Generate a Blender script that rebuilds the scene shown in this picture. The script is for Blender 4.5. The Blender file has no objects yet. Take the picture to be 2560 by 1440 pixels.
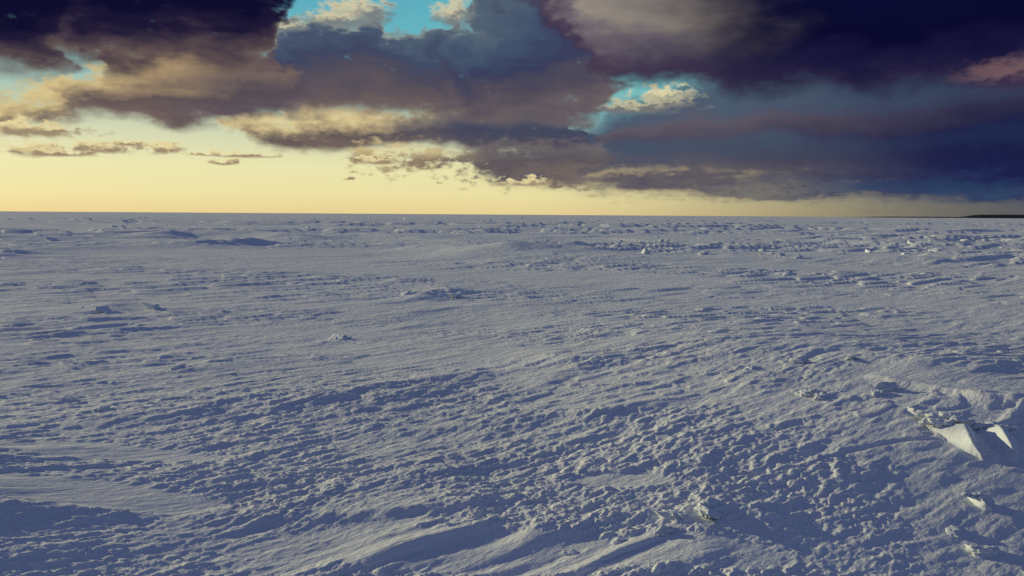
import bpy, math, random
import numpy as np

R = math.radians
scene = bpy.context.scene
COL = scene.collection

# ------------------------------------------------------------------ camera
EYE = 2.0                      # eye height above the ice, metres
F = 2048.0 / 2560.0            # focal length in picture widths
PITCH = R(5.13)
ROLL = R(0.38)
cam_d = bpy.data.cameras.new('camera')
cam_d.sensor_width = 36.0
cam_d.lens = 36.0 * F
cam_d.clip_start = 0.05
cam_d.clip_end = 40000.0
cam = bpy.data.objects.new('camera', cam_d)
COL.objects.link(cam)
cam.location = (0, 0, EYE)
from mathutils import Matrix, Vector
cam.rotation_euler = (Matrix.Rotation(math.pi / 2 - PITCH, 4, 'X') @ Matrix.Rotation(ROLL, 4, 'Z')).to_euler()
scene.camera = cam
CAMROT = cam.rotation_euler.to_matrix()

# ------------------------------------------------------------------ sun, exposure
SUN_AZ = R(-64.0)              # from the view direction, negative is to the left
SUN_EL = R(13.0)
sun_d = bpy.data.lights.new('sun', 'SUN')
sun_d.energy = 2.9
sun_d.angle = R(0.6)
sun_d.color = (1.0, 0.885, 0.49)
sun = bpy.data.objects.new('sun', sun_d)
COL.objects.link(sun)
sdir = Vector((math.sin(SUN_AZ) * math.cos(SUN_EL), math.cos(SUN_AZ) * math.cos(SUN_EL), math.sin(SUN_EL)))
sun.rotation_euler = (-sdir).to_track_quat('-Z', 'Y').to_euler()
sun.location = (-40, 20, 12)

scene.view_settings.view_transform = 'Standard'
scene.view_settings.look = 'None'
scene.view_settings.exposure = 0.0
scene.view_settings.gamma = 1.0
scene.view_settings.use_curve_mapping = False
scene.render.engine = 'CYCLES'
scene.cycles.max_bounces = 3
scene.cycles.diffuse_bounces = 2
scene.cycles.use_denoising = False


def lin(c):
    o = []
    for v in c:
        v = v / 255.0
        o.append(v / 12.92 if v <= 0.04045 else ((v + 0.055) / 1.055) ** 2.4)
    return tuple(o)


def aim(px, py):
    """world direction of a place measured on the 2560 x 1440 photograph"""
    d = CAMROT @ Vector(((px - 1280) / 2048.0, -(py - 720) / 2048.0, -1.0))
    return d.normalized()


def azel(px, py):
    d = aim(px, py)
    return math.atan2(d.x, d.y), math.asin(d.z)


def ground(px, py, z=0.0):
    d = aim(px, py)
    t = (EYE - z) / -d.z
    return d.x * t, d.y * t


# ------------------------------------------------------------------ sky
class Nodes:
    """tiny helper: arithmetic on shader sockets"""

    def __init__(self, tree):
        self.t = tree
        self.n = tree.nodes
        self.l = tree.links

    def put(self, sock, v):
        if isinstance(v, (int, float)):
            sock.default_value = v
        elif isinstance(v, tuple):
            sock.default_value = v if len(sock.default_value) == len(v) else (*v, 1.0)
        else:
            self.l.new(v, sock)

    def m(self, op, a, b=0.0, c=None, clamp=False):
        n = self.n.new('ShaderNodeMath')
        n.operation = op
        n.use_clamp = clamp
        self.put(n.inputs[0], a)
        self.put(n.inputs[1], b)
        if c is not None:
            self.put(n.inputs[2], c)
        return n.outputs[0]

    def step(self, x, lo, hi):
        n = self.n.new('ShaderNodeMapRange')
        n.interpolation_type = 'SMOOTHSTEP'
        self.put(n.inputs['Value'], x)
        self.put(n.inputs['From Min'], lo)
        self.put(n.inputs['From Max'], hi)
        return n.outputs[0]

    def mix(self, f, a, b, blend='MIX'):
        n = self.n.new('ShaderNodeMix')
        n.data_type = 'RGBA'
        n.blend_type = blend
        n.clamp_factor = True
        self.put(n.inputs[0], f)
        self.put(n.inputs[6], a)
        self.put(n.inputs[7], b)
        return n.outputs[2]

    def comb(self, x, y, z):
        n = self.n.new('ShaderNodeCombineXYZ')
        for i, v in enumerate((x, y, z)):
            self.put(n.inputs[i], v)
        return n.outputs[0]

    def noise(self, vec, scale, detail=4, rough=0.55, dist=0.0, flat=True):
        n = self.n.new('ShaderNodeTexNoise')
        if flat:
            n.noise_dimensions = '2D'
        n.inputs['Scale'].default_value = scale
        n.inputs['Detail'].default_value = detail
        n.inputs['Roughness'].default_value = rough
        n.inputs['Distortion'].default_value = dist
        self.l.new(vec, n.inputs['Vector'])
        return n.outputs[0]

    def ramp(self, x, stops):
        n = self.n.new('ShaderNodeValToRGB')
        cr = n.color_ramp
        cr.interpolation = 'EASE' if len(stops) < 3 else 'LINEAR'
        while len(cr.elements) < len(stops):
            cr.elements.new(0.5)
        for e, (p, c) in zip(cr.elements, stops):
            e.position = p
            e.color = (*lin(c), 1.0)
        self.put(n.inputs[0], x)
        return n.outputs[0]

    def curve(self, x01, pts):
        n = self.n.new('ShaderNodeFloatCurve')
        c = n.mapping.curves[0]
        pts = sorted(pts)
        if pts[0][0] > 0.0:
            pts = [(0.0, pts[0][1])] + pts
        if pts[-1][0] < 1.0:
            pts = pts + [(1.0, pts[-1][1])]
        while len(c.points) < len(pts):
            c.points.new(0.5, 0.5)
        for p, (x, y) in zip(c.points, pts):
            p.location = (x, y)
            p.handle_type = 'AUTO_CLAMPED'
        n.mapping.update()
        self.put(n.inputs['Value'], x01)
        return n.outputs[0]


world = bpy.data.worlds.new('World')
scene.world = world
world.use_nodes = True
wt = world.node_tree
wt.nodes.clear()
N = Nodes(wt)
tc = wt.nodes.new('ShaderNodeTexCoord')
sep = wt.nodes.new('ShaderNodeSeparateXYZ')
wt.links.new(tc.outputs['Generated'], sep.inputs[0])
dx, dy, dz = sep.outputs
AZ = N.m('ARCTAN2', dx, dy)
EL = N.m('ARCSINE', dz)
ELP = N.m('MAXIMUM', EL, 0.0)

# clear air: Nishita low-sun sky, warmed towards the horizon
sky = wt.nodes.new('ShaderNodeTexSky')
sky.sky_type = 'NISHITA'
sky.sun_disc = False
sky.sun_elevation = SUN_EL
sky.sun_rotation = SUN_AZ
sky.altitude = 0
sky.air_density = 1.0
sky.dust_density = 1.0
sky.ozone_density = 1.5
nish = N.mix(1.0, sky.outputs[0], (0.10, 0.10, 0.10), 'MULTIPLY')
elk = N.m('DIVIDE', ELP, 0.5, clamp=True)
warm = N.ramp(elk, [(0.0, (238, 214, 152)), (0.045, (240, 228, 166)), (0.11, (237, 231, 176)), (0.17, (216, 218, 178)),
                    (0.24, (180, 200, 175)), (0.32, (130, 190, 190)), (0.42, (96, 182, 196)), (0.56, (70, 160, 185)), (1.0, (30, 80, 130))])
# the glow fades away from the sun
away = N.step(N.m('ABSOLUTE', N.m('SUBTRACT', AZ, -0.42)), 0.40, 1.02)
cool = N.ramp(elk, [(0.0, (84, 86, 92)), (0.06, (70, 82, 100)), (0.3, (60, 120, 150)), (1.0, (30, 76, 126))])
lowpart = N.step(EL, 0.30, 0.10)
clear = N.mix(away, warm, cool)
bluer = N.m('MULTIPLY', N.step(AZ, -0.20, 0.12), N.step(EL, 0.05, 0.12))
clear = N.mix(N.m('MULTIPLY', bluer, N.m('SUBTRACT', 0.85, away), clamp=True), clear, lin((104, 192, 196)))
clear = N.mix(0.10, clear, nish)

VS = 0.5                                                      # elevation scale of the curves

# shared cloud noises, flattened as layers seen from below are
vec_a = N.comb(AZ, N.m('MULTIPLY', EL, 2.0), 0.0)
warp_n = wt.nodes.new('ShaderNodeTexNoise')
warp_n.noise_dimensions = '2D'
warp_n.inputs['Scale'].default_value = 9.0
warp_n.inputs['Detail'].default_value = 4.0
warp_n.inputs['Roughness'].default_value = 0.55
wt.links.new(vec_a, warp_n.inputs['Vector'])
wsep = wt.nodes.new('ShaderNodeSeparateColor')
wt.links.new(warp_n.outputs['Color'], wsep.inputs[0])
w_x = N.m('SUBTRACT', wsep.outputs[0], 0.5)
w_y = N.m('SUBTRACT', wsep.outputs[1], 0.5)
n_big = N.m('SUBTRACT', wsep.outputs[2], 0.5)
n_mid = N.m('SUBTRACT', N.noise(vec_a, 24.0, 5, 0.6, 0.0), 0.5)
n_fin = N.m('SUBTRACT', N.noise(vec_a, 70.0, 3, 0.6, 0.0), 0.5)
vec_b = N.comb(AZ, N.m('MULTIPLY', EL, 6.0), 0.0)
n_str = N.m('SUBTRACT', N.noise(vec_b, 8.0, 4, 0.55, 0.3), 0.5)
# height above the horizon sets how large cloud detail looks
near = N.m('ADD', 0.10, N.m('MULTIPLY', ELP, 4.6))
WAZ = N.m('ADD', AZ, N.m('MULTIPLY', N.m('MULTIPLY', w_x, 0.16), near))
WEL = N.m('ADD', EL, N.m('MULTIPLY', N.m('MULTIPLY', w_y, 0.055), near))
U = N.m('ADD', N.m('DIVIDE', WAZ, 1.3), 0.5, clamp=True)     # azimuth -0.65..0.65 rad -> 0..1
edge = {}
edge['soft'] = N.m('ADD', N.m('MULTIPLY', n_big, 0.6), N.m('MULTIPLY', n_mid, 0.7))
edge['puff'] = N.m('ADD', N.m('MULTIPLY', n_mid, 0.9), N.m('MULTIPLY', n_fin, 0.6))
edge['fine'] = N.m('ADD', N.m('MULTIPLY', n_fin, 1.0), N.m('MULTIPLY', n_mid, 0.5))
edge['streak'] = N.m('ADD', N.m('MULTIPLY', n_str, 1.0), N.m('MULTIPLY', n_fin, 0.5))


def wpx(x0, x1):
    """soft step in (warped) azimuth between two picture columns"""
    a0, a1 = azel(x0, 300)[0], azel(x1, 300)[0]
    if a0 < a1:
        return N.step(WAZ, a0, a1)
    return N.m('SUBTRACT', 1.0, N.step(WAZ, a1, a0))


def bank(below, bottom, top, left, right=None, split=(1000, 1600), kb='soft', kt='puff', ab=0.03, at=0.05,
         sb=0.012, st=0.008, rim=None, rw=0.012, opacity=1.0, grain=0.5, rim_side=None, ends=None):
    """one cloud bank between a lower and an upper outline (points measured on the photograph),
    shaded from its flat base up to its top; rim is the colour of its thin sunlit top edge"""
    sb, st, rw = sb * 1.7, st * 1.9, rw * 1.9

    def pts(poly):
        out = []
        for px, py in poly:
            a, e = azel(px, py)
            out.append((min(max(a / 1.3 + 0.5, 0), 1), min(max(e / VS, 0.0), 1.0)))
        return out
    b = N.m('MULTIPLY', N.curve(U, pts(bottom)), VS)
    t = N.m('MULTIPLY', N.curve(U, pts(top)), VS)
    db = N.m('ADD', N.m('SUBTRACT', WEL, b), N.m('MULTIPLY', edge[kb], ab))
    dt = N.m('ADD', N.m('SUBTRACT', t, WEL), N.m('MULTIPLY', edge[kt], at))
    fade = 1.0
    if ends:
        for x0, x1 in ends:
            g = wpx(x0, x1)
            f = N.m('MULTIPLY', N.m('SUBTRACT', 1.0, g), -0.03)
            db = N.m('ADD', db, f)
            dt = N.m('ADD', dt, f)
            fade = N.m('MULTIPLY', fade, N.step(N.m('ADD', g, N.m('MULTIPLY', edge['puff'], 0.9)), 0.15, 0.85))
    alpha = N.m('MULTIPLY', N.step(db, -0.55 * sb, 0.45 * sb), N.step(dt, -0.55 * st, 0.45 * st))
    alpha = N.m('MULTIPLY', alpha, N.m('MULTIPLY', N.m('MULTIPLY', FRONT, opacity), fade))
    k = N.m('DIVIDE', db, N.m('MAXIMUM', N.m('ADD', db, dt), 0.002), clamp=True)
    k = N.m('ADD', k, N.m('ADD', N.m('MULTIPLY', n_str, grain), N.m('MULTIPLY', n_mid, grain * 0.8)))
    c = N.ramp(k, left)
    if right:
        c = N.mix(wpx(*split), c, N.ramp(k, right))
    if rim:
        f = N.m('SUBTRACT', 1.0, N.step(dt, -0.2 * rw, rw))
        f = N.m('MULTIPLY', f, N.m('ADD', 0.95, N.m('MULTIPLY', n_mid, 2.0)), clamp=True)
        if rim_side:
            f = N.m('MULTIPLY', f, wpx(*rim_side))
        c = N.mix(f, c, lin(rim))
    return N.mix(alpha, below, c)


def puff(below, cx, cy, w, h, dark, lit, soft=0.5, k_e=1.0):
    """a small separate cloud"""
    a0, e0 = azel(cx, cy)
    wa, he = w / 2048.0, h / 2048.0
    x = N.m('DIVIDE', N.m('ADD', N.m('SUBTRACT', AZ, a0), N.m('MULTIPLY', n_mid, 0.03)), wa)
    y = N.m('DIVIDE', N.m('ADD', N.m('SUBTRACT', EL, e0), N.m('MULTIPLY', n_fin, 0.012 * k_e)), he)
    d = N.m('SQRT', N.m('ADD', N.m('MULTIPLY', x, x), N.m('MULTIPLY', y, y)))
    d = N.m('ADD', d, N.m('MULTIPLY', n_fin, 2.6 * k_e))
    alpha = N.m('SUBTRACT', 1.0, N.step(d, 0.5, 0.5 + soft))
    k = N.step(N.m('ADD', N.m('SUBTRACT', y, N.m('MULTIPLY', x, 0.35)), N.m('MULTIPLY', n_fin, 1.6)), -0.5, 0.6)
    return N.mix(alpha, below, N.mix(k, lin(dark), lin(lit)))


# outside the picture the broken layer goes on, its unseen tones picked to fill the snow's shade: cells on a cloud plane overhead
FRONT = N.m('MULTIPLY', N.step(N.m('ABSOLUTE', AZ), 1.15, 0.75), N.step(EL, 0.46, 0.30))
pl = N.m('ADD', N.m('MAXIMUM', dz, 0.0), 0.07)
vec_p = N.comb(N.m('DIVIDE', dx, pl), N.m('DIVIDE', dy, pl), 0.0)
n_deck = N.noise(vec_p, 0.55, 5, 0.55, 0.0)
deck_a = N.m('MULTIPLY', N.step(n_deck, 0.40, 0.52), N.step(EL, 0.045, 0.12))
deck_c = N.ramp(n_deck, [(0.40, (140, 138, 154)), (0.52, (76, 80, 116)), (0.7, (40, 44, 84))])
deck = N.mix(N.m('MULTIPLY', deck_a, N.m('SUBTRACT', 1.0, FRONT)), clear, deck_c)

S = deck
# ---- far low cloud on the right, down to the horizon haze
S = bank(S, [(1100, 452), (1280, 468), (1400, 470), (1600, 484), (1800, 490), (2100, 500), (2560, 505), (2700, 505)],
         [(1180, 400), (1280, 380), (1500, 300), (1800, 220), (2560, 150), (2700, 100)],
         [(0.0, (150, 140, 116)), (0.12, (104, 98, 100)), (0.3, (84, 82, 96)), (0.6, (74, 76, 98)), (1.0, (74, 84, 106))],
         [(0.0, (70, 76, 96)), (0.1, (40, 54, 92)), (0.25, (28, 34, 80)), (0.7, (22, 24, 70)), (1.0, (34, 42, 88))],
         split=(1650, 2480), kb='streak', ab=0.03, sb=0.012, kt='soft', at=0.01, st=0.02, grain=0.5, ends=[(1000, 1380)])
# thin bright slits near the horizon
S = bank(S, [(1430, 437), (1560, 434), (1740, 434), (1800, 438)],
         [(1430, 430), (1560, 423), (1740, 424), (1800, 432)],
         [(0.0, (206, 186, 134)), (1.0, (178, 166, 130))], kb='fine', kt='fine', ab=0.012, at=0.012, sb=0.003, st=0.003, opacity=0.8,
         ends=[(1400, 1500), (1830, 1700)])
S = bank(S, [(1820, 472), (2000, 464), (2250, 474), (2540, 482)],
         [(1820, 458), (2000, 446), (2250, 452), (2540, 464)],
         [(0.0, (130, 126, 114)), (1.0, (100, 104, 110))], [(0.0, (56, 76, 106)), (1.0, (44, 66, 102))], split=(1900, 2200),
         kb='streak', kt='streak', ab=0.06, at=0.06, sb=0.008, st=0.008, opacity=0.75, ends=[(1600, 1900)])
# ---- layered bands on the right
S = bank(S, [(1240, 418), (1400, 425), (1700, 430), (2000, 420), (2560, 425), (2700, 430)],
         [(1240, 380), (1430, 356), (1600, 352), (1780, 340), (1930, 328), (2100, 340), (2330, 334), (2560, 320)],
         [(0.0, (98, 90, 96)), (0.5, (78, 76, 92)), (1.0, (68, 78, 98))],
         [(0.0, (28, 32, 72)), (0.5, (28, 32, 70)), (1.0, (34, 50, 88))], split=(1650, 2480),
         kb='soft', ab=0.03, sb=0.04, kt='soft', at=0.02, st=0.014, rim=(68, 86, 108), rw=0.03, rim_side=(2400, 1800), ends=[(1000, 1360)], grain=0.35)
S = bank(S, [(1450, 352), (1600, 346), (1780, 344), (1960, 326), (2100, 340), (2330, 334), (2560, 316)],
         [(1440, 312), (1500, 290), (1560, 268), (1640, 250), (1680, 226), (1740, 200), (1900, 190), (2200, 180), (2560, 120), (2700, 90)],
         [(0.0, (80, 74, 90)), (0.3, (94, 88, 100)), (0.5, (78, 90, 110)), (0.65, (74, 92, 110)), (1.0, (72, 98, 116))],
         [(0.0, (30, 34, 68)), (0.25, (46, 44, 72)), (0.45, (52, 58, 86)), (0.62, (54, 66, 92)), (0.8, (44, 56, 86)), (1.0, (32, 44, 84))], split=(1700, 2500),
         kb='soft', ab=0.016, sb=0.018, kt='puff', at=0.03, st=0.014, rim=(96, 128, 138), rw=0.012, rim_side=(1850, 1700), ends=[(1340, 1540)], grain=0.25)
# sunlit heads in the blue gap
S = puff(S, 1665, 240, 60, 22, (150, 150, 136), (222, 214, 170), soft=0.9)
S = puff(S, 1600, 266, 110, 16, (116, 116, 118), (190, 186, 154), soft=1.0)
# ---- the long middle bank over the bright horizon
S = bank(S, [(515, 332), (600, 356), (750, 372), (850, 380), (960, 370), (1020, 362), (1180, 370), (1300, 380), (1470, 380), (1560, 350)],
         [(515, 324), (560, 296), (650, 286), (720, 290), (800, 274), (900, 276), (1060, 270), (1300, 272), (1400, 290), (1560, 310)],
         [(0.0, (118, 102, 94)), (0.35, (100, 88, 88)), (0.7, (156, 138, 110)), (1.0, (210, 190, 140))],
         [(0.0, (92, 84, 92)), (0.4, (70, 72, 92)), (0.8, (66, 74, 98)), (1.0, (80, 86, 104))], split=(820, 1200),
         ab=0.025, sb=0.009, at=0.045, st=0.009, rim=(230, 210, 154), rw=0.018, rim_side=(1150, 800), ends=[(480, 580), (1580, 1380)])
# ragged scraps under it
S = bank(S, [(860, 396), (960, 410), (1080, 416), (1200, 436), (1330, 446), (1460, 440)],
         [(860, 384), (960, 378), (1080, 380), (1200, 374), (1330, 366), (1460, 360)],
         [(0.0, (160, 140, 108)), (0.4, (146, 128, 104)), (0.75, (200, 180, 130)), (1.0, (226, 208, 152))],
         [(0.0, (118, 104, 98)), (0.5, (92, 86, 92)), (1.0, (112, 104, 104))], split=(960, 1240),
         kb='puff', kt='puff', ab=0.08, at=0.06, sb=0.014, st=0.014, grain=0.7, ends=[(800, 900), (1640, 1400)])
# ---- the big middle cloud
S = bank(S, [(640, 255), (690, 266), (760, 284), (880, 268), (1000, 274), (1100, 292), (1300, 302), (1420, 296), (1500, 276), (1540, 262)],
         [(640, 150), (690, 120), (715, 86), (790, 60), (850, 40), (900, 8), (940, 30), (970, 62), (1040, 74), (1085, 94), (1110, 50), (1140, 14), (1175, 60), (1210, -10), (1300, -100), (1600, -400)],
         [(0.0, (116, 102, 96)), (0.14, (100, 88, 92)), (0.36, (82, 78, 92)), (0.6, (62, 70, 98)), (0.85, (74, 90, 112)), (1.0, (104, 118, 126))],
         [(0.0, (108, 98, 100)), (0.2, (82, 76, 90)), (0.36, (56, 62, 92)), (0.55, (66, 82, 108)), (0.85, (84, 100, 116)), (1.0, (90, 104, 118))],
         split=(900, 1300), ab=0.02, sb=0.011, at=0.05, st=0.009, rim=(150, 152, 140), rw=0.008, rim_side=(1230, 960), grain=0.22, ends=[(600, 740), (1620, 1460)])
for cx, cy, w, h in ((892, 28, 62, 26), (1136, 34, 34, 28), (840, 48, 50, 14), (706, 66, 40, 9)):
    S = puff(S, cx, cy, w, h, (120, 128, 130), (206, 198, 164), soft=1.3, k_e=0.9)
# ---- left bank, warm
S = bank(S, [(-200, 296), (0, 300), (150, 302), (230, 296), (330, 300), (430, 318), (530, 312), (620, 284), (720, 272), (780, 256)],
         [(-200, 242), (0, 240), (90, 236), (150, 222), (170, 190), (230, 160), (300, 140), (500, 120), (700, 130), (780, 150)],
         [(0.0, (120, 102, 96)), (0.3, (100, 86, 86)), (0.55, (156, 134, 106)), (0.8, (184, 158, 114)), (1.0, (156, 132, 106))],
         [(0.0, (96, 84, 92)), (0.3, (84, 76, 86)), (0.65, (116, 100, 94)), (1.0, (90, 76, 84))], split=(330, 640),
         ab=0.02, sb=0.009, at=0.045, st=0.010, rim=(218, 200, 144), rw=0.02, rim_side=(420, 260), grain=0.45, ends=[(830, 700)])
# ---- dark upper left
S = bank(S, [(-200, 176), (0, 188), (120, 184), (165, 170), (185, 138), (225, 138), (250, 164), (400, 168), (600, 170), (690, 160), (715, 140), (728, 100), (733, 60), (740, 0), (760, -60), (800, -300)],
         [(-200, -300), (800, -300)],
         [(0.0, (108, 92, 86)), (0.08, (86, 72, 76)), (0.17, (60, 50, 66)), (0.26, (32, 26, 54)), (0.38, (14, 13, 46)), (1.0, (12, 14, 50))],
         ab=0.03, sb=0.018, at=0.0, grain=0.14, ends=[(800, 660)])
# ---- very dark upper right
S = bank(S, [(1150, -300), (1230, -60), (1320, 0), (1400, 70), (1470, 176), (1540, 200), (1700, 208), (1850, 228), (2000, 220), (2300, 212), (2450, 190), (2560, 150), (2700, 110)],
         [(1150, -300), (2700, -300)],
         [(0.0, (64, 50, 76)), (0.10, (80, 70, 88)), (0.22, (112, 104, 112)), (0.36, (150, 140, 130)), (1.0, (100, 100, 112))],
         [(0.0, (44, 38, 66)), (0.12, (26, 24, 60)), (0.3, (10, 10, 46)), (1.0, (10, 14, 54))], split=(1380, 2050),
         ab=0.02, sb=0.016, at=0.0, grain=0.14)
# pink tuft at the right edge
S = puff(S, 2566, 184, 100, 28, (58, 48, 74), (112, 86, 92), soft=1.2, k_e=0.4)
# ---- small clouds low on the left
for cx, cy, w, h in ((40, 320, 130, 18), (140, 324, 40, 7), (90, 374, 70, 15), (150, 382, 70, 8), (255, 368, 75, 14), (320, 358, 34, 6),
                     (405, 370, 40, 14), (500, 384, 34, 5), (600, 386, 95, 8), (560, 406, 34, 7), (868, 447, 12, 4),
                     (945, 402, 40, 10), (1315, 456, 70, 10)):
    S = puff(S, cx, cy, w, h, (158, 140, 114), (230, 214, 160), soft=0.8, k_e=0.8)

bg = wt.nodes.new('ShaderNodeBackground')
bg.inputs['Strength'].default_value = 1.0
wt.links.new(S, bg.inputs['Color'])
wo = wt.nodes.new('ShaderNodeOutputWorld')
wt.links.new(bg.outputs[0], wo.inputs['Surface'])
world.cycles.sampling_method = 'NONE'

# ------------------------------------------------------------------ noise for the terrain
rng = np.random.default_rng(11)
_perm = rng.permutation(512).astype(np.int32)
_perm = np.concatenate([_perm, _perm, _perm])
_ang = rng.random(512) * 2 * np.pi
_gx, _gy = np.cos(_ang).astype(np.float32), np.sin(_ang).astype(np.float32)


def pn(x, y, seed=0):
    """gradient noise, about -0.7..0.7"""
    x = x + seed * 17.31
    y = y - seed * 9.77
    xi, yi = np.floor(x), np.floor(y)
    fx, fy = (x - xi).astype(np.float32), (y - yi).astype(np.float32)
    xi = xi.astype(np.int64) & 511
    yi = yi.astype(np.int64) & 511
    u = fx * fx * fx * (fx * (fx * 6 - 15) + 10)
    v = fy * fy * fy * (fy * (fy * 6 - 15) + 10)
    a, b = _perm[xi], _perm[(xi + 1) & 511]

    def g(h, ox, oy):
        return _gx[h] * (fx - ox) + _gy[h] * (fy - oy)
    y1 = (yi + 1) & 511
    n00, n10 = g(_perm[a + yi], 0, 0), g(_perm[b + yi], 1, 0)
    n01, n11 = g(_perm[a + y1], 0, 1), g(_perm[b + y1], 1, 1)
    return (n00 + u * (n10 - n00)) + v * ((n01 + u * (n11 - n01)) - (n00 + u * (n10 - n00)))


def fbm(x, y, octv=4, seed=0, gain=0.5):
    s, a, f = 0.0, 1.0, 1.0
    for i in range(octv):
        s = s + a * pn(x * f, y * f, seed + i * 3)
        a *= gain
        f *= 2.03
    return s


def sm(x, a, b):
    t = np.clip((x - a) / (b - a), 0, 1)
    return t * t * (3 - 2 * t)


def plates(n):
    """raised plates of crust with broken edges"""
    return sm(n, -0.03, 0.07) + 1.1 * np.maximum(n, 0)


def polydist(x, y, poly):
    """signed distance to a polyline (positive on its far, sunward side), arc position 0..1"""
    best = np.full(x.shape, 1e9)
    sgn = np.zeros(x.shape)
    arc = np.zeros(x.shape)
    P = np.array(poly, float)
    L = np.hypot(*(P[1:] - P[:-1]).T)
    cum = np.concatenate([[0], np.cumsum(L)])
    for i in range(len(L)):
        (x0, y0), (x1, y1) = P[i], P[i + 1]
        ux, uy = (x1 - x0) / L[i], (y1 - y0) / L[i]
        t = np.clip((x - x0) * ux + (y - y0) * uy, 0, L[i])
        ddx, ddy = x - x0 - t * ux, y - y0 - t * uy
        d = np.hypot(ddx, ddy)
        w = d < best
        best = np.where(w, d, best)
        sgn = np.where(w, ux * ddy - uy * ddx, sgn)
        arc = np.where(w, (cum[i] + t) / cum[-1], arc)
    return best * np.sign(sgn + 1e-12), arc


def gpoly(*pp):
    return [ground(px, py) for px, py in pp]


# crest lines: points on the photograph, height, width of the steep near face, width of the long back, raggedness
RIDGES = [
    (gpoly((-300, 1385), (0, 1362), (180, 1352), (330, 1350), (600, 1334), (820, 1318), (1000, 1306), (1150, 1282), (1300, 1262)), 0.085, 0.10, 0.9, 0.05),
    (gpoly((820, 1405), (1060, 1358), (1300, 1344), (1420, 1326), (1500, 1308), (1600, 1296), (1760, 1300), (1900, 1318), (2050, 1322)), 0.07, 0.16, 0.35, 0.07),
    (gpoly((-260, 1120), (0, 1090), (230, 1072), (450, 1052), (640, 1034), (800, 1020), (960, 996), (1120, 960), (1280, 926), (1500, 905)), 0.17, 0.60, 1.2, 0.10),
    (gpoly((560, 1190), (800, 1110), (1100, 1094), (1280, 1076), (1480, 1066), (1620, 1050), (1740, 1030), (1850, 1016), (2000, 1006)), 0.085, 0.16, 0.7, 0.06),
    (gpoly((900, 1010), (1150, 965), (1400, 935), (1600, 950), (1800, 938), (2000, 920), (2250, 900)), 0.06, 0.2, 0.5, 0.10),
    (gpoly((1300, 1000), (1460, 955), (1560, 925), (1700, 905)), 0.06, 0.16, 0.5, 0.05),
    (gpoly((-200, 1240), (0, 1198), (300, 1150), (600, 1110), (800, 1080)), 0.06, 0.18, 0.7, 0.08),
    (gpoly((2180, 985), (2300, 962), (2420, 968), (2560, 950), (2800, 930)), 0.10, 0.30, 0.6, 0.06),
    (gpoly((2150, 1000), (2260, 1020), (2380, 1045), (2480, 1062), (2700, 1075)), 0.12, 0.10, 0.5, 0.05),
    (gpoly((1960, 1232), (2040, 1205), (2130, 1180)), 0.05, 0.1, 0.3, 0.03),
    (gpoly((-100, 812), (360, 790), (560, 784), (900, 782), (1200, 778), (1500, 770)), 0.07, 0.7, 3.0, 0.25),
    (gpoly((230, 790), (280, 768), (350, 762)), 0.12, 0.4, 0.8, 0.1),
    (gpoly((1020, 762), (1075, 738), (1110, 736), (1160, 742)), 0.16, 0.5, 0.8, 0.1),
    (gpoly((1000, 640), (1400, 652), (1900, 648), (2300, 655), (2700, 640)), 0.14, 1.4, 6, 0.8),
    (gpoly((-300, 640), (0, 636), (200, 628), (420, 622), (700, 616)), 0.30, 1.8, 6, 0.8),
    (gpoly((-300, 604), (0, 606), (250, 604), (480, 596), (620, 598), (760, 600), (900, 596), (1050, 602), (1200, 608), (1380, 612)), 0.42, 2.6, 7, 1.6),
    (gpoly((1000, 622), (1200, 628), (1280, 634), (1500, 630)), 0.26, 2.0, 6, 1.2),
    (gpoly((1500, 618), (1800, 622), (2000, 610), (2300, 622), (2560, 622), (2900, 630)), 0.28, 2.0, 6, 1.2),
]
# places where drift has buried the crust: centre and half extents on the photograph
SMOOTH = [(200, 1300, 360, 40), (1280, 1405, 420, 55), (1720, 1400, 250, 45), (2400, 1005, 230, 45), (2430, 1110, 130, 60), (1450, 985, 140, 18),
          (1560, 1045, 220, 16), (900, 745, 260, 18), (700, 832, 320, 20), (250, 1165, 320, 25), (1500, 815, 300, 18), (1550, 1228, 160, 20), (2480, 1200, 90, 25)]
CRACKS = [
    (gpoly((1640, 908), (1760, 900), (1920, 890), (2060, 880), (2250, 866), (2420, 842), (2560, 836)), 0.022, 0.020, 0.04),
    (gpoly((-80, 982), (120, 974), (220, 966), (350, 962)), 0.022, 0.020, 0.03),
    (gpoly((440, 988), (560, 980), (650, 966), (760, 950)), 0.018, 0.016, 0.03),
    (gpoly((1740, 1218), (1880, 1210), (2010, 1194), (2080, 1172), (2130, 1155), (2240, 1134), (2380, 1130), (2420, 1118), (2480, 1116), (2520, 1104), (2560, 1092), (2640, 1088)), 0.018, 0.014, 0.03),
    (gpoly((860, 918), (1100, 892), (1300, 884), (1500, 868), (1800, 856), (2100, 836)), 0.014, 0.02, 0.05),
    (gpoly((700, 1215), (800, 1205), (900, 1198)), 0.03, 0.018, 0.02),
    (gpoly((1500, 1432), (1560, 1408), (1620, 1388), (1660, 1372)), 0.02, 0.010, 0.012),
]


def near_mask(x, y, poly, pad):
    P = np.array(poly)
    return (x > P[:, 0].min() - pad) & (x < P[:, 0].max() + pad) & (y > P[:, 1].min() - pad) & (y < P[:, 1].max() + pad)


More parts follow.
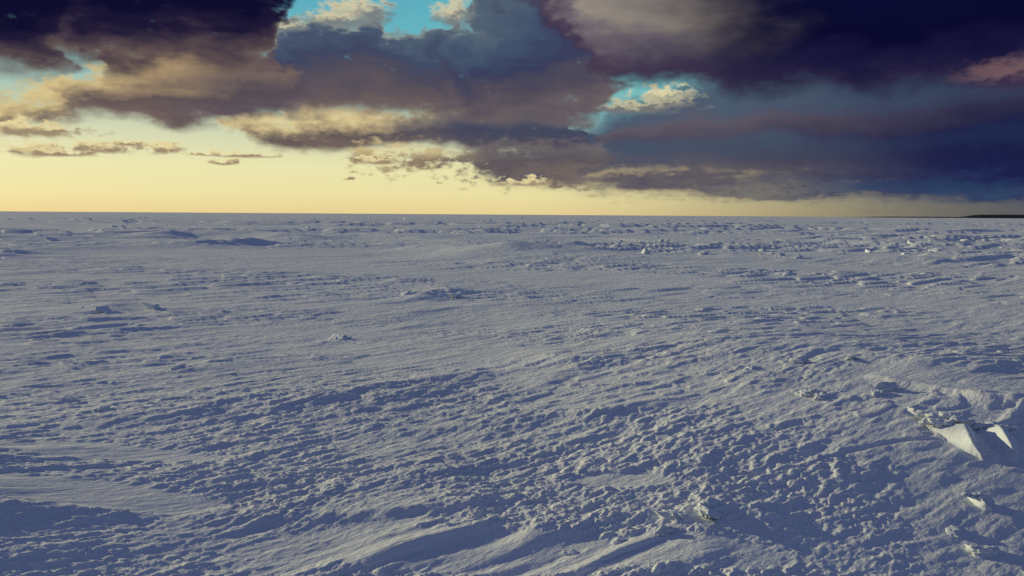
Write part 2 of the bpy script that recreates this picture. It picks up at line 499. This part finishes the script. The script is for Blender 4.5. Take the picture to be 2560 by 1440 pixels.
def height(x, y, dr=None):
    """snow surface; dr is the local mesh spacing, relief finer than it is left to the material"""
    r = np.hypot(x, y)
    if dr is None:
        dr = np.zeros_like(r)

    def keep(wl):
        return 1 - sm(dr, wl * 0.35, wl * 0.8)
    z = 0.05 * fbm(x / 9.0, y / 9.0, 3, 1) * (1 + sm(r, 20, 120) * 2.0)
    z += 0.35 * fbm(x / 70.0, y / 40.0, 3, 2) * sm(r, 30, 120)
    # wind direction: streaks run from lower left to upper right of the view
    warp = 0.35 * fbm(x / 3.0, y / 3.0, 2, 5)
    th = R(40)
    a = x * math.cos(th) + y * math.sin(th)
    b = -x * math.sin(th) + y * math.cos(th) + warp * 0.6
    patch = fbm(x / 3.2, y / 3.2, 3, 21)                    # smooth and rough patches
    rough = 0.18 + 0.82 * sm(patch, -0.40, 0.02)
    for px, py, rx, ry in SMOOTH:
        cx, cy = ground(px, py)
        hx = abs(ground(px + rx, py)[0] - cx)
        hy = (ground(px, py - ry)[1] - ground(px, py + ry)[1]) / 2
        q = ((x - cx) / hx) ** 2 + ((y - cy) / hy) ** 2 + 0.9 * patch
        rough = rough * (0.12 + 0.88 * sm(q, 0.55, 1.25))
    smooth = 1 - rough
    # sastrugi: long asymmetric ridges
    for wl, st, amp, sd in ((1.1, 5.0, 0.040, 31), (0.5, 6.5, 0.026, 33), (0.24, 8.0, 0.021, 35), (0.12, 9.0, 0.0135, 37), (0.06, 8.0, 0.007, 39)):
        n = pn(a / (wl * st), b / wl, sd) + 0.45 * pn(a / (wl * st * 0.5), b / wl * 2.1, sd + 1)
        n = np.where(n > 0, n, n * 0.5)
        gate = 0.35 + 0.9 * sm(pn(a / (wl * 14), b / (wl * 7), sd + 2), -0.2, 0.35)
        z += amp * n * gate * keep(wl) * (0.55 + 0.6 * rough)
    # broken wind crust: small sharp lumps
    for wl, st, amp, sd in ((0.19, 4.5, 0.0062, 40), (0.10, 3.2, 0.0065, 41), (0.055, 2.4, 0.0078, 43), (0.030, 2.0, 0.0062, 45)):
        n = pn(a / (wl * st), b / wl, sd)
        n2 = pn(a / (wl * st) + 0.8 * n, b / wl + 0.8 * n, sd + 1)
        z += amp * plates(n2 - 0.06) * rough * keep(wl)
    # broken crust and sastrugi heads further out, coarser where the ice is rougher
    for wl, amp, sd, r0, r1 in ((0.12, 0.012, 79, 6, 9), (0.22, 0.024, 81, 9, 15), (0.42, 0.055, 83, 15, 28), (0.8, 0.16, 85, 26, 50), (1.8, 0.40, 87, 50, 90), (4.0, 0.85, 89, 90, 180), (9.0, 1.3, 91, 180, 380)):
        n = pn(x / (wl * 3.0), (y - 0.5 * x) / (wl * 1.2), sd)
        n2 = pn(x / (wl * 3.0) + 0.7 * n, (y - 0.5 * x) / (wl * 1.2) + 0.7 * n, sd + 1)
        gate = 0.10 + 0.90 * sm(pn(x / (wl * 24), y / (wl * 14), sd + 2), -0.18, 0.22)
        z += amp * plates(n2 - 0.10) * gate * sm(r, r0, r1) * keep(wl)
    # mid-distance hummocks
    for wl, amp, sd in ((2.4, 0.07, 51), (6.0, 0.12, 53), (15.0, 0.22, 55)):
        n = pn(x / (wl * 2.6), y / wl, sd)
        ridged = np.maximum(0.30 - np.abs(n), 0) * 2.2
        gate = sm(pn(x / (wl * 9), y / (wl * 4), sd + 1), -0.05, 0.4)
        z += amp * ridged * gate * sm(r, 9 + wl, 22 + wl * 3) * keep(wl)
    # fluted drift in the near middle
    fx, fy = ground(1300, 1408)
    fm = np.exp(-(((x - fx) / 1.1) ** 2 + ((y - fy) / 0.50) ** 2) ** 1.5)
    if fm.max() > 0.01:
        bb = b + 0.10 * pn(a / 0.9, b / 0.5, 97)
        fl = pn(bb / 0.30, a / 1.5, 98) + 0.5 * pn(bb / 0.14, a / 0.9, 99)
        z += fm * (0.075 * fl + 0.03)
    # named crests
    for poly, hgt, wf, wb, rag in RIDGES:
        pad = max(wf, wb) * 4 + rag
        m = near_mask(x, y, poly, pad)
        if not m.any():
            continue
        xm, ym = x[m], y[m]
        jit = rag * (fbm(xm / (rag * 9), ym / (rag * 9), 4, 61) * 1.6)
        d, arc = polydist(xm, ym, poly)
        d = d + jit
        taper = sm(arc, 0, 0.12) * (1 - sm(arc, 0.88, 1.0))
        mod = np.clip(0.75 + 1.1 * pn(xm / (wb * 1.7), ym / (wb * 1.7), 67), 0.15, 1.6)
        prof = np.where(d > 0, np.exp(-(d / wb)), np.exp(-(np.abs(d) / wf) ** 1.6))
        z[m] += (0.6 if poly[0][1] < 20 else 1.5) * hgt * taper * mod * prof
    for poly, dep, wd, rag in CRACKS:
        m = near_mask(x, y, poly, 0.6)
        if not m.any():
            continue
        xm, ym = x[m], y[m]
        d, arc = polydist(xm, ym, poly)
        d = d + rag * fbm(xm / 0.35, ym / 0.35, 3, 71)
        taper = sm(arc, 0, 0.08) * (1 - sm(arc, 0.92, 1.0))
        wdl = np.maximum(wd, dr[m] * 0.8)
        z[m] += taper * (-dep * np.exp(-(d / wdl) ** 2) + 0.3 * dep * np.exp(-((d - 3 * wd) / (2.5 * wd)) ** 2))
    # broad swells: the middle leans to the sun, the near right and near left lean away from it
    z += 0.30 * np.exp(-((x - 3.6) / 3.6) ** 2 - ((y - 10.0) / 5.0) ** 2)
    z -= 0.115 * np.maximum(x - 1.1 - 0.25 * (y - 4.5), 0) * (1 - sm(y, 5.0, 8.0)) * sm(y, 0.0, 2.0) * (1 - sm(x, 5, 9))
    z += 0.50 * np.exp(-((x + 5.2) / 2.5) ** 2 - ((y - 4.3) / 1.9) ** 2)  # mound out of view on the left, added so its slope darkens the near left
    return z


# ------------------------------------------------------------------ materials
def snow_material(name, bump_far=0.8, col=(0.82, 0.86, 0.90)):
    m = bpy.data.materials.new(name)
    m.use_nodes = True
    t = m.node_tree
    K = Nodes(t)
    bs = t.nodes['Principled BSDF']
    geo = t.nodes.new('ShaderNodeNewGeometry')
    pos = geo.outputs['Position']
    rot = t.nodes.new('ShaderNodeMapping')
    rot.inputs['Rotation'].default_value = (0, 0, R(-40))
    t.links.new(pos, rot.inputs['Vector'])
    stre = t.nodes.new('ShaderNodeMapping')
    stre.inputs['Scale'].default_value = (0.35, 1.0, 1.0)
    t.links.new(rot.outputs[0], stre.inputs['Vector'])
    grain = K.noise(stre.outputs[0], 26.0, 5, 0.62)
    mid = K.noise(stre.outputs[0], 4.5, 4, 0.55, 0.4)
    big = K.noise(pos, 0.35, 3, 0.5)
    hgt = K.m('ADD', K.m('MULTIPLY', grain, 0.016), K.m('MULTIPLY', mid, 0.03))
    bp = t.nodes.new('ShaderNodeBump')
    bp.inputs['Strength'].default_value = bump_far
    bp.inputs['Distance'].default_value = 1.0
    t.links.new(hgt, bp.inputs['Height'])
    t.links.new(bp.outputs[0], bs.inputs['Normal'])
    # older crust is a touch greyer than fresh drift
    dirty = K.mix(K.step(big, 0.35, 0.65), (*col, 1), (col[0] * 0.93, col[1] * 0.94, col[2] * 0.95, 1))
    dirty = K.mix(K.m('MULTIPLY', K.step(grain, 0.45, 0.75), 0.25), dirty, (0.90, 0.92, 0.95, 1))
    t.links.new(dirty, bs.inputs['Base Color'])
    bs.inputs['Roughness'].default_value = 0.62
    bs.inputs['Specular IOR Level'].default_value = 0.12
    return m


SNOW = snow_material('wind_packed_snow')

# ------------------------------------------------------------------ snow field, one sheet to the horizon
s_rows = np.linspace(math.sqrt(EYE / 3.6), math.sqrt(EYE / 900.0), 900)
r_rows = EYE / s_rows ** 2
r_in = np.geomspace(0.25, 3.6, 40)[:-1]
r_out = np.geomspace(900, 9000, 30)[1:]
rr = np.concatenate([r_in, r_rows, r_out])
half = R(46.0)
fine = np.linspace(-half, half, 1200)
coarse = np.linspace(half, 2 * np.pi - half, 260)[1:-1]
az = np.concatenate([fine, coarse])
RR, AA = np.meshgrid(rr, az, indexing='ij')
X, Y = RR * np.sin(AA), RR * np.cos(AA)
DR = np.gradient(rr)[:, None] * np.ones_like(AA)
DR = np.where(np.abs(AA) <= half, DR, np.maximum(DR, RR * 0.018))
Z = height(X.ravel(), Y.ravel(), DR.ravel()).reshape(X.shape)
Z *= (1 - sm(RR, 900, 3000))
nr, nc = X.shape
verts = np.stack([X, Y, Z], -1).reshape(-1, 3).astype(np.float32)
i, j = np.meshgrid(np.arange(nr - 1), np.arange(nc), indexing='ij')
jn = (j + 1) % nc
quads = np.stack([i * nc + j, i * nc + jn, (i + 1) * nc + jn, (i + 1) * nc + j], -1).reshape(-1, 4)[:, ::-1]


def mesh_object(name, verts, faces, mat, parent=None, smooth=True):
    me = bpy.data.meshes.new(name)
    verts = np.asarray(verts, np.float32)
    faces = np.asarray(faces, np.int32)
    k = faces.shape[1]
    me.vertices.add(len(verts))
    me.vertices.foreach_set('co', verts.ravel())
    me.loops.add(faces.size)
    me.loops.foreach_set('vertex_index', faces.ravel())
    me.polygons.add(len(faces))
    me.polygons.foreach_set('loop_start', np.arange(len(faces), dtype=np.int32) * k)
    me.polygons.foreach_set('loop_total', np.full(len(faces), k, np.int32))
    me.polygons.foreach_set('use_smooth', np.full(len(faces), smooth))
    me.update()
    me.validate()
    me.materials.append(mat)
    o = bpy.data.objects.new(name, me)
    COL.objects.link(o)
    o.parent = parent
    return o


field = mesh_object('snow_field', verts, quads, SNOW)
field['kind'] = 'structure'
field['label'] = 'wind-carved snow covering the frozen sea out to the horizon'


# ------------------------------------------------------------------ far land
def rough_material(name, c0, c1, scale, rough=0.9):
    m = bpy.data.materials.new(name)
    m.use_nodes = True
    K = Nodes(m.node_tree)
    bs = m.node_tree.nodes['Principled BSDF']
    geo = m.node_tree.nodes.new('ShaderNodeNewGeometry')
    n = K.noise(geo.outputs['Position'], scale, 5, 0.6, flat=False)
    m.node_tree.links.new(K.mix(K.step(n, 0.35, 0.65), (*c0, 1), (*c1, 1)), bs.inputs['Base Color'])
    bs.inputs['Roughness'].default_value = rough
    bs.inputs['Specular IOR Level'].default_value = 0.1
    return m


LAND = rough_material('dark_wooded_shore', (0.018, 0.020, 0.032), (0.034, 0.036, 0.045), 0.02)
D = 3000.0
prof = [(2080, 0.0), (2150, 0.6), (2220, 1.6), (2330, 1.9), (2390, 1.6), (2405, 3.0), (2425, 6.0), (2450, 7.2), (2500, 7.6), (2545, 7.4),
        (2590, 6.0), (2660, 7.5), (2760, 11.0), (2900, 9.0), (3060, 4.0), (3200, 0.0)]
px_s = np.linspace(2080, 3200, 360)
hp = np.interp(px_s, [p[0] for p in prof], [p[1] for p in prof])
hp = np.maximum(hp + 0.5 * fbm(px_s / 14.0, px_s * 0, 4, 9) * np.minimum(hp, 1.0), 0)
azs = np.arctan((px_s - 1280) / 2048.0)
vs, fs = [], []
cross = np.array([(-1.0, -0.06), (-0.8, 0.35), (-0.5, 0.75), (-0.15, 1.0), (0.2, 0.95), (0.6, 0.5), (1.0, -0.06)])
for a_, h_ in zip(azs, hp):
    hm = h_ * D / 2048.0 / math.cos(a_) + 1.2 * min(h_, 1.0)
    for cx, cz in cross:
        rad = D / math.cos(a_) + (cx + 1.0) * 160
        vs.append((rad * math.sin(a_), rad * math.cos(a_), hm * cz - 0.3))
kk = len(cross)
for q in range(len(azs) - 1):
    for w in range(kk - 1):
        fs.append((q * kk + w, (q + 1) * kk + w, (q + 1) * kk + w + 1, q * kk + w + 1))
land = mesh_object('headland', vs, fs, LAND)
land['kind'] = 'structure'
land['label'] = 'low dark wooded headland on the horizon at the far right'


# ------------------------------------------------------------------ placing things on the snow
def hz(x, y):
    r = math.hypot(x, y)
    d = float(np.interp(r, rr, np.gradient(rr)))
    return float(height(np.array([x]), np.array([y]), np.array([d]))[0])


def on_snow(px, py, up=0.0):
    """point of the snow surface (plus a height) seen at a place on the photograph"""
    z = 0.0
    for _ in range(7):
        x, y = ground(px, py, z)
        z = 0.35 * z + 0.65 * (hz(x, y) + up)
    x, y = ground(px, py, z)
    return Vector((x, y, z))


def thing(o, label, cat, group=None):
    o['label'] = label
    o['category'] = cat
    if group:
        o['group'] = group
    return o


SNOW2 = snow_material('fresh_drift_snow', 0.45, (0.76, 0.82, 0.89))
ICE = snow_material('snow_dusted_ice', 0.35, (0.80, 0.86, 0.92))
import bmesh


def lump_mesh(name, seed, size=(1, 1, 1), sub=4, knob=0.45):
    """a torn lump of crusted snow: knobbly, with an undercut and a few broken flats"""
    rg = np.random.default_rng(seed)
    bm = bmesh.new()
    bmesh.ops.create_icosphere(bm, subdivisions=sub, radius=1.0)
    co = np.array([v.co[:] for v in bm.verts])
    n1 = fbm(co[:, 0] * 1.6 + co[:, 2] * 0.9, co[:, 1] * 1.6 - co[:, 2] * 1.1, 4, seed)
    n2 = fbm(co[:, 0] * 4.5 - co[:, 2] * 3.0, co[:, 1] * 4.5 + co[:, 2] * 3.3, 2, seed + 7)
    rad = 1.0 + knob * 1.5 * n1 + knob * 0.35 * n2
    p = co * rad[:, None]
    for _ in range(5):                                # broken flats
        n = rg.normal(size=3)
        n /= np.linalg.norm(n)
        over = np.maximum(p @ n - rg.uniform(0.55, 0.85), 0)
        p -= 0.8 * over[:, None] * n
    p *= np.array(size)
    for v, c in zip(bm.verts, p):
        v.co = c
    me = bpy.data.meshes.new(name)
    bm.to_mesh(me)
    bm.free()
    me.polygons.foreach_set('use_smooth', [True] * len(me.polygons))
    me.materials.append(SNOW2)
    return me


def slab_mesh(name, seed, size):
    """an angular ice block with chipped corners"""
    rg = np.random.default_rng(seed)
    bm = bmesh.new()
    for _ in range(13):
        c = rg.uniform(-1, 1, 3)
        c /= max(abs(c)) ** 0.8
        bm.verts.new(c * np.array(size) * 0.5)
    r_ = bmesh.ops.convex_hull(bm, input=bm.verts)
    bmesh.ops.delete(bm, geom=list({g for g in r_['geom_unused'] + r_['geom_interior'] if isinstance(g, bmesh.types.BMVert)}), context='VERTS')
    me = bpy.data.meshes.new(name)
    bm.to_mesh(me)
    bm.free()
    me.materials.append(ICE)
    return me


def put(name, me, loc, rz=0.0, tilt=(0, 0), scale=1.0, parent=None):
    o = bpy.data.objects.new(name, me)
    COL.objects.link(o)
    o.parent = parent
    o.location = loc
    o.rotation_euler = (tilt[0], tilt[1], rz)
    o.scale = (scale,) * 3 if isinstance(scale, (int, float)) else scale
    return o


# ---- the pair of smooth drifts with a broken crust lip at the right
def drift(label, crest, left, right, lip):
    """a wind drift lofted over a sharp curved crest; rows run from the lip down to the tail"""
    base = on_snow(*left[0])
    root = bpy.data.objects.new('snow_drift', None)
    COL.objects.link(root)
    root.location = base
    thing(root, label, 'snow drift', 'pair of smooth drifts at the right edge' if 'pair' in label else None)

    def rs(pl, n):
        P = np.array([on_snow(*p) for p in pl])
        t = np.linspace(0, len(P) - 1, n)
        out = np.stack([np.interp(t, np.arange(len(P)), P[:, k]) for k in range(3)], -1)
        for _ in range(6):
            out[1:-1] = 0.25 * out[:-2] + 0.5 * out[1:-1] + 0.25 * out[2:]
        return out
    n = 40
    A, Cc, B = rs(left, n), rs(crest, n), rs(right, n)
    A[:, 2] -= 0.006
    Cc[:-6, 2] += 0.02
    B[:, 2] -= 0.03
    rows = []
    for t in np.linspace(0, 1, 14):                   # hollow, wind-scooped lit face
        P = A * (1 - t) + Cc * t
        P[:, 2] -= 0.7 * t * (1 - t) * (Cc[:, 2] - A[:, 2])
        rows.append(P)
    for t in np.linspace(0, 1, 10)[1:]:
        P = Cc * (1 - t) + B * t
        P[:, 2] -= 0.35 * t * (1 - t) * (Cc[:, 2] - B[:, 2])
        rows.append(P)
    G = np.array(rows)
    G[..., 2] += 0.016 * fbm(G[..., 0] * 3.5, G[..., 1] * 3.5, 2, 5) + 0.006 * fbm(G[..., 0] * 14, G[..., 1] * 7, 3, 6)
    a_, b_ = G.shape[:2]
    f = [(i_ * b_ + j_, i_ * b_ + j_ + 1, (i_ + 1) * b_ + j_ + 1, (i_ + 1) * b_ + j_) for i_ in range(a_ - 1) for j_ in range(b_ - 1)]
    V = G.reshape(-1, 3) - np.array(base)
    mesh_object('drift_face', V, f, SNOW2, root)
    # ragged crust lip along the top
    rg = random.Random(len(label))
    for q, (px, py, sz) in enumerate(lip):
        me = lump_mesh('crust_lip', 300 + q + len(label), (sz * 1.5, sz * 0.8, sz * 0.55), 3, 0.6)
        put('crust_lip', me, on_snow(px, py, 0.06) - base, rg.uniform(-0.4, 0.6), (rg.uniform(-0.2, 0.2), rg.uniform(-0.2, 0.2)), 1.0, root)
    return root


drift('smooth sunlit snow drift with curved crest, left of the pair at right edge',
      [(2416, 1064, 0.105), (2420, 1082, 0.105), (2426, 1102, 0.09), (2436, 1122, 0.055), (2450, 1140, 0.03), (2464, 1154, -0.01)],
      [(2300, 1058, 0.0), (2330, 1076, 0.0), (2362, 1100, 0.0), (2398, 1122, 0.0), (2430, 1140, 0.0), (2460, 1154, -0.02)],
      [(2440, 1066, 0.0), (2452, 1084, 0.0), (2454, 1104, 0.0), (2456, 1124, 0.0), (2462, 1142, -0.01), (2468, 1154, -0.03)],
      [(2315, 1052, 0.05), (2345, 1056, 0.06), (2372, 1058, 0.05), (2400, 1052, 0.07), (2425, 1056, 0.05), (2310, 1034, 0.06), (2332, 1042, 0.05), (2366, 1038, 0.05), (2290, 1028, 0.05)])
drift('smooth sunlit snow drift running off the frame, right of the pair at right edge',
      [(2500, 1070, 0.13), (2510, 1084, 0.14), (2520, 1100, 0.13), (2530, 1120, 0.10), (2538, 1142, 0.05), (2546, 1164, -0.01)],
      [(2428, 1068, 0.0), (2446, 1086, 0.0), (2462, 1106, 0.0), (2482, 1126, 0.0), (2508, 1148, 0.0), (2540, 1166, -0.02)],
      [(2530, 1070, 0.0), (2546, 1086, 0.0), (2552, 1104, 0.0), (2556, 1124, 0.0), (2554, 1146, -0.01), (2550, 1166, -0.03)],
      [(2450, 1064, 0.05), (2480, 1066, 0.06), (2505, 1068, 0.05), (2535, 1072, 0.04)])
drift('short sunlit wedge of drift low in the bottom right corner',
      [(2440, 1240, 0.06), (2452, 1252, 0.06), (2464, 1264, 0.045), (2474, 1274, 0.02), (2484, 1284, -0.01)],
      [(2414, 1240, 0.0), (2424, 1252, 0.0), (2440, 1264, 0.0), (2458, 1276, 0.0), (2480, 1286, -0.02)],
      [(2452, 1240, 0.0), (2466, 1252, 0.0), (2476, 1262, 0.0), (2482, 1274, -0.01), (2488, 1284, -0.03)],
      [(2418, 1236, 0.03), (2436, 1238, 0.035), (2456, 1240, 0.03)])

# ---- torn lumps of crust that stand out of the near snow
LUMPS = [
    (2022, 984, 0.13, 'curled snow lump left of the smooth shaded hollow, larger of two'),
    (2050, 992, 0.09, 'low snow lump touching the right side of the curled lump'),
    (2186, 972, 0.14, 'knobbly snow lump at the left rim of the shaded hollow'),
    (2206, 986, 0.09, 'small bright snow knob just below the knobbly lump by the hollow'),
    (2128, 896, 0.09, 'small snow knob standing alone above the shaded hollow'),
    (1992, 905, 0.12, 'flat snow lump on the slope below the long crack'),
    (1884, 922, 0.10, 'pale snow knob in the middle of the right slope'),
    (1780, 1276, 0.12, 'torn crust lump on the crumbled ridge, right end'),
    (1700, 1292, 0.09, 'torn crust lump in the middle of the crumbled ridge'),
    (1655, 1326, 0.06, 'small crust knob under the crumbled ridge'),
    (1545, 1356, 0.05, 'small dark-sided crust lump on the smooth near drift'),
    (1432, 1384, 0.04, 'thin crust curl on the smooth near drift'),
    (260, 1028, 0.09, 'crust lump on the left slope above the dark ridge'),
    (440, 922, 0.09, 'single snow lump on the left middle slope'),
    (852, 848, 0.13, 'single snow lump left of the smooth pale strip'),
    (2460, 1385, 0.09, 'torn crust lump in the dark bottom right corner'),
    (2380, 1330, 0.07, 'broken crust piece in the dark snow below the short wedge'),
]
for q, (px, py, sz, label) in enumerate(LUMPS):
    sz *= 0.9
    me = lump_mesh('snow_lump', 100 + q, (sz * 1.5, sz * 0.8, sz * 0.5), 4, 0.75)
    p = on_snow(px, py, 0.0)
    p.z -= sz * 0.05
    thing(put('snow_lump', me, p, 0.5 + 0.6 * math.sin(q * 2.1), (0.15 * math.sin(q), 0.2 * math.cos(q * 1.7))), label, 'snow lump')

# ---- upturned ice in the middle distance
def ice_pile(px, py, label, pieces, seed):
    rg = random.Random(seed)
    base = on_snow(px, py)
    root = bpy.data.objects.new('ice_pile', None)
    COL.objects.link(root)
    root.location = base
    thing(root, label, 'ice pile')
    for k in range(pieces):
        w = rg.uniform(0.2, 0.45)
        me = slab_mesh('slab', seed * 20 + k, (w, w * rg.uniform(0.5, 0.9), rg.uniform(0.05, 0.10)))
        put('slab', me, (rg.uniform(-0.7, 0.7), rg.uniform(-0.5, 0.5), rg.uniform(-0.03, 0.04)), rg.uniform(0, 6.3), (rg.uniform(-0.35, 0.35), rg.uniform(-0.35, 0.35)), 1.0, root)


ice_pile(1078, 738, 'heap of upturned snowy ice slabs left of centre in the middle distance', 9, 3)
ice_pile(285, 772, 'low heap of tilted ice slabs on the left in the middle distance', 7, 5)
one = slab_mesh('ice_block', 77, (0.42, 0.3, 0.36))
thing(put('ice_block', one, on_snow(1615, 630, 0.08), 0.4, (0.2, 0.3)), 'lone bright pointed ice block right of centre, nearer than the rubble', 'ice block')

# ---- ice rubble towards the horizon
kinds = [slab_mesh('ice_block', 500 + k, (1.0, 0.75, 0.30 + 0.25 * (k % 3))) for k in range(12)]
rg = random.Random(4)
count = 0
while count < 290:
    px = rg.uniform(-60, 2620)
    py = 546 + 110 * rg.random() ** 2.2
    x, y = ground(px, py)
    if float(pn(np.array([x / 30.0]), np.array([y / 60.0]), 95)[0]) < 0.02 + 0.10 * (px < 900):
        continue
    dist = math.hypot(x, y)
    size = rg.uniform(0.25, 0.6) * (1 + dist / 90.0) * rg.uniform(0.5, 1.2)
    size = min(size * 0.55, 1.1)
    z = hz(x, y)
    o = put('ice_block', kinds[count % 12], (x, y, z + size * 0.04), rg.uniform(0, 6.3), (rg.uniform(-0.4, 0.4), rg.uniform(-0.4, 0.4)), (size * 1.5, size, size * 0.75))
    thing(o, 'small jagged ice block in the rubble field towards the horizon', 'ice block', 'ice rubble towards the horizon')
    count += 1
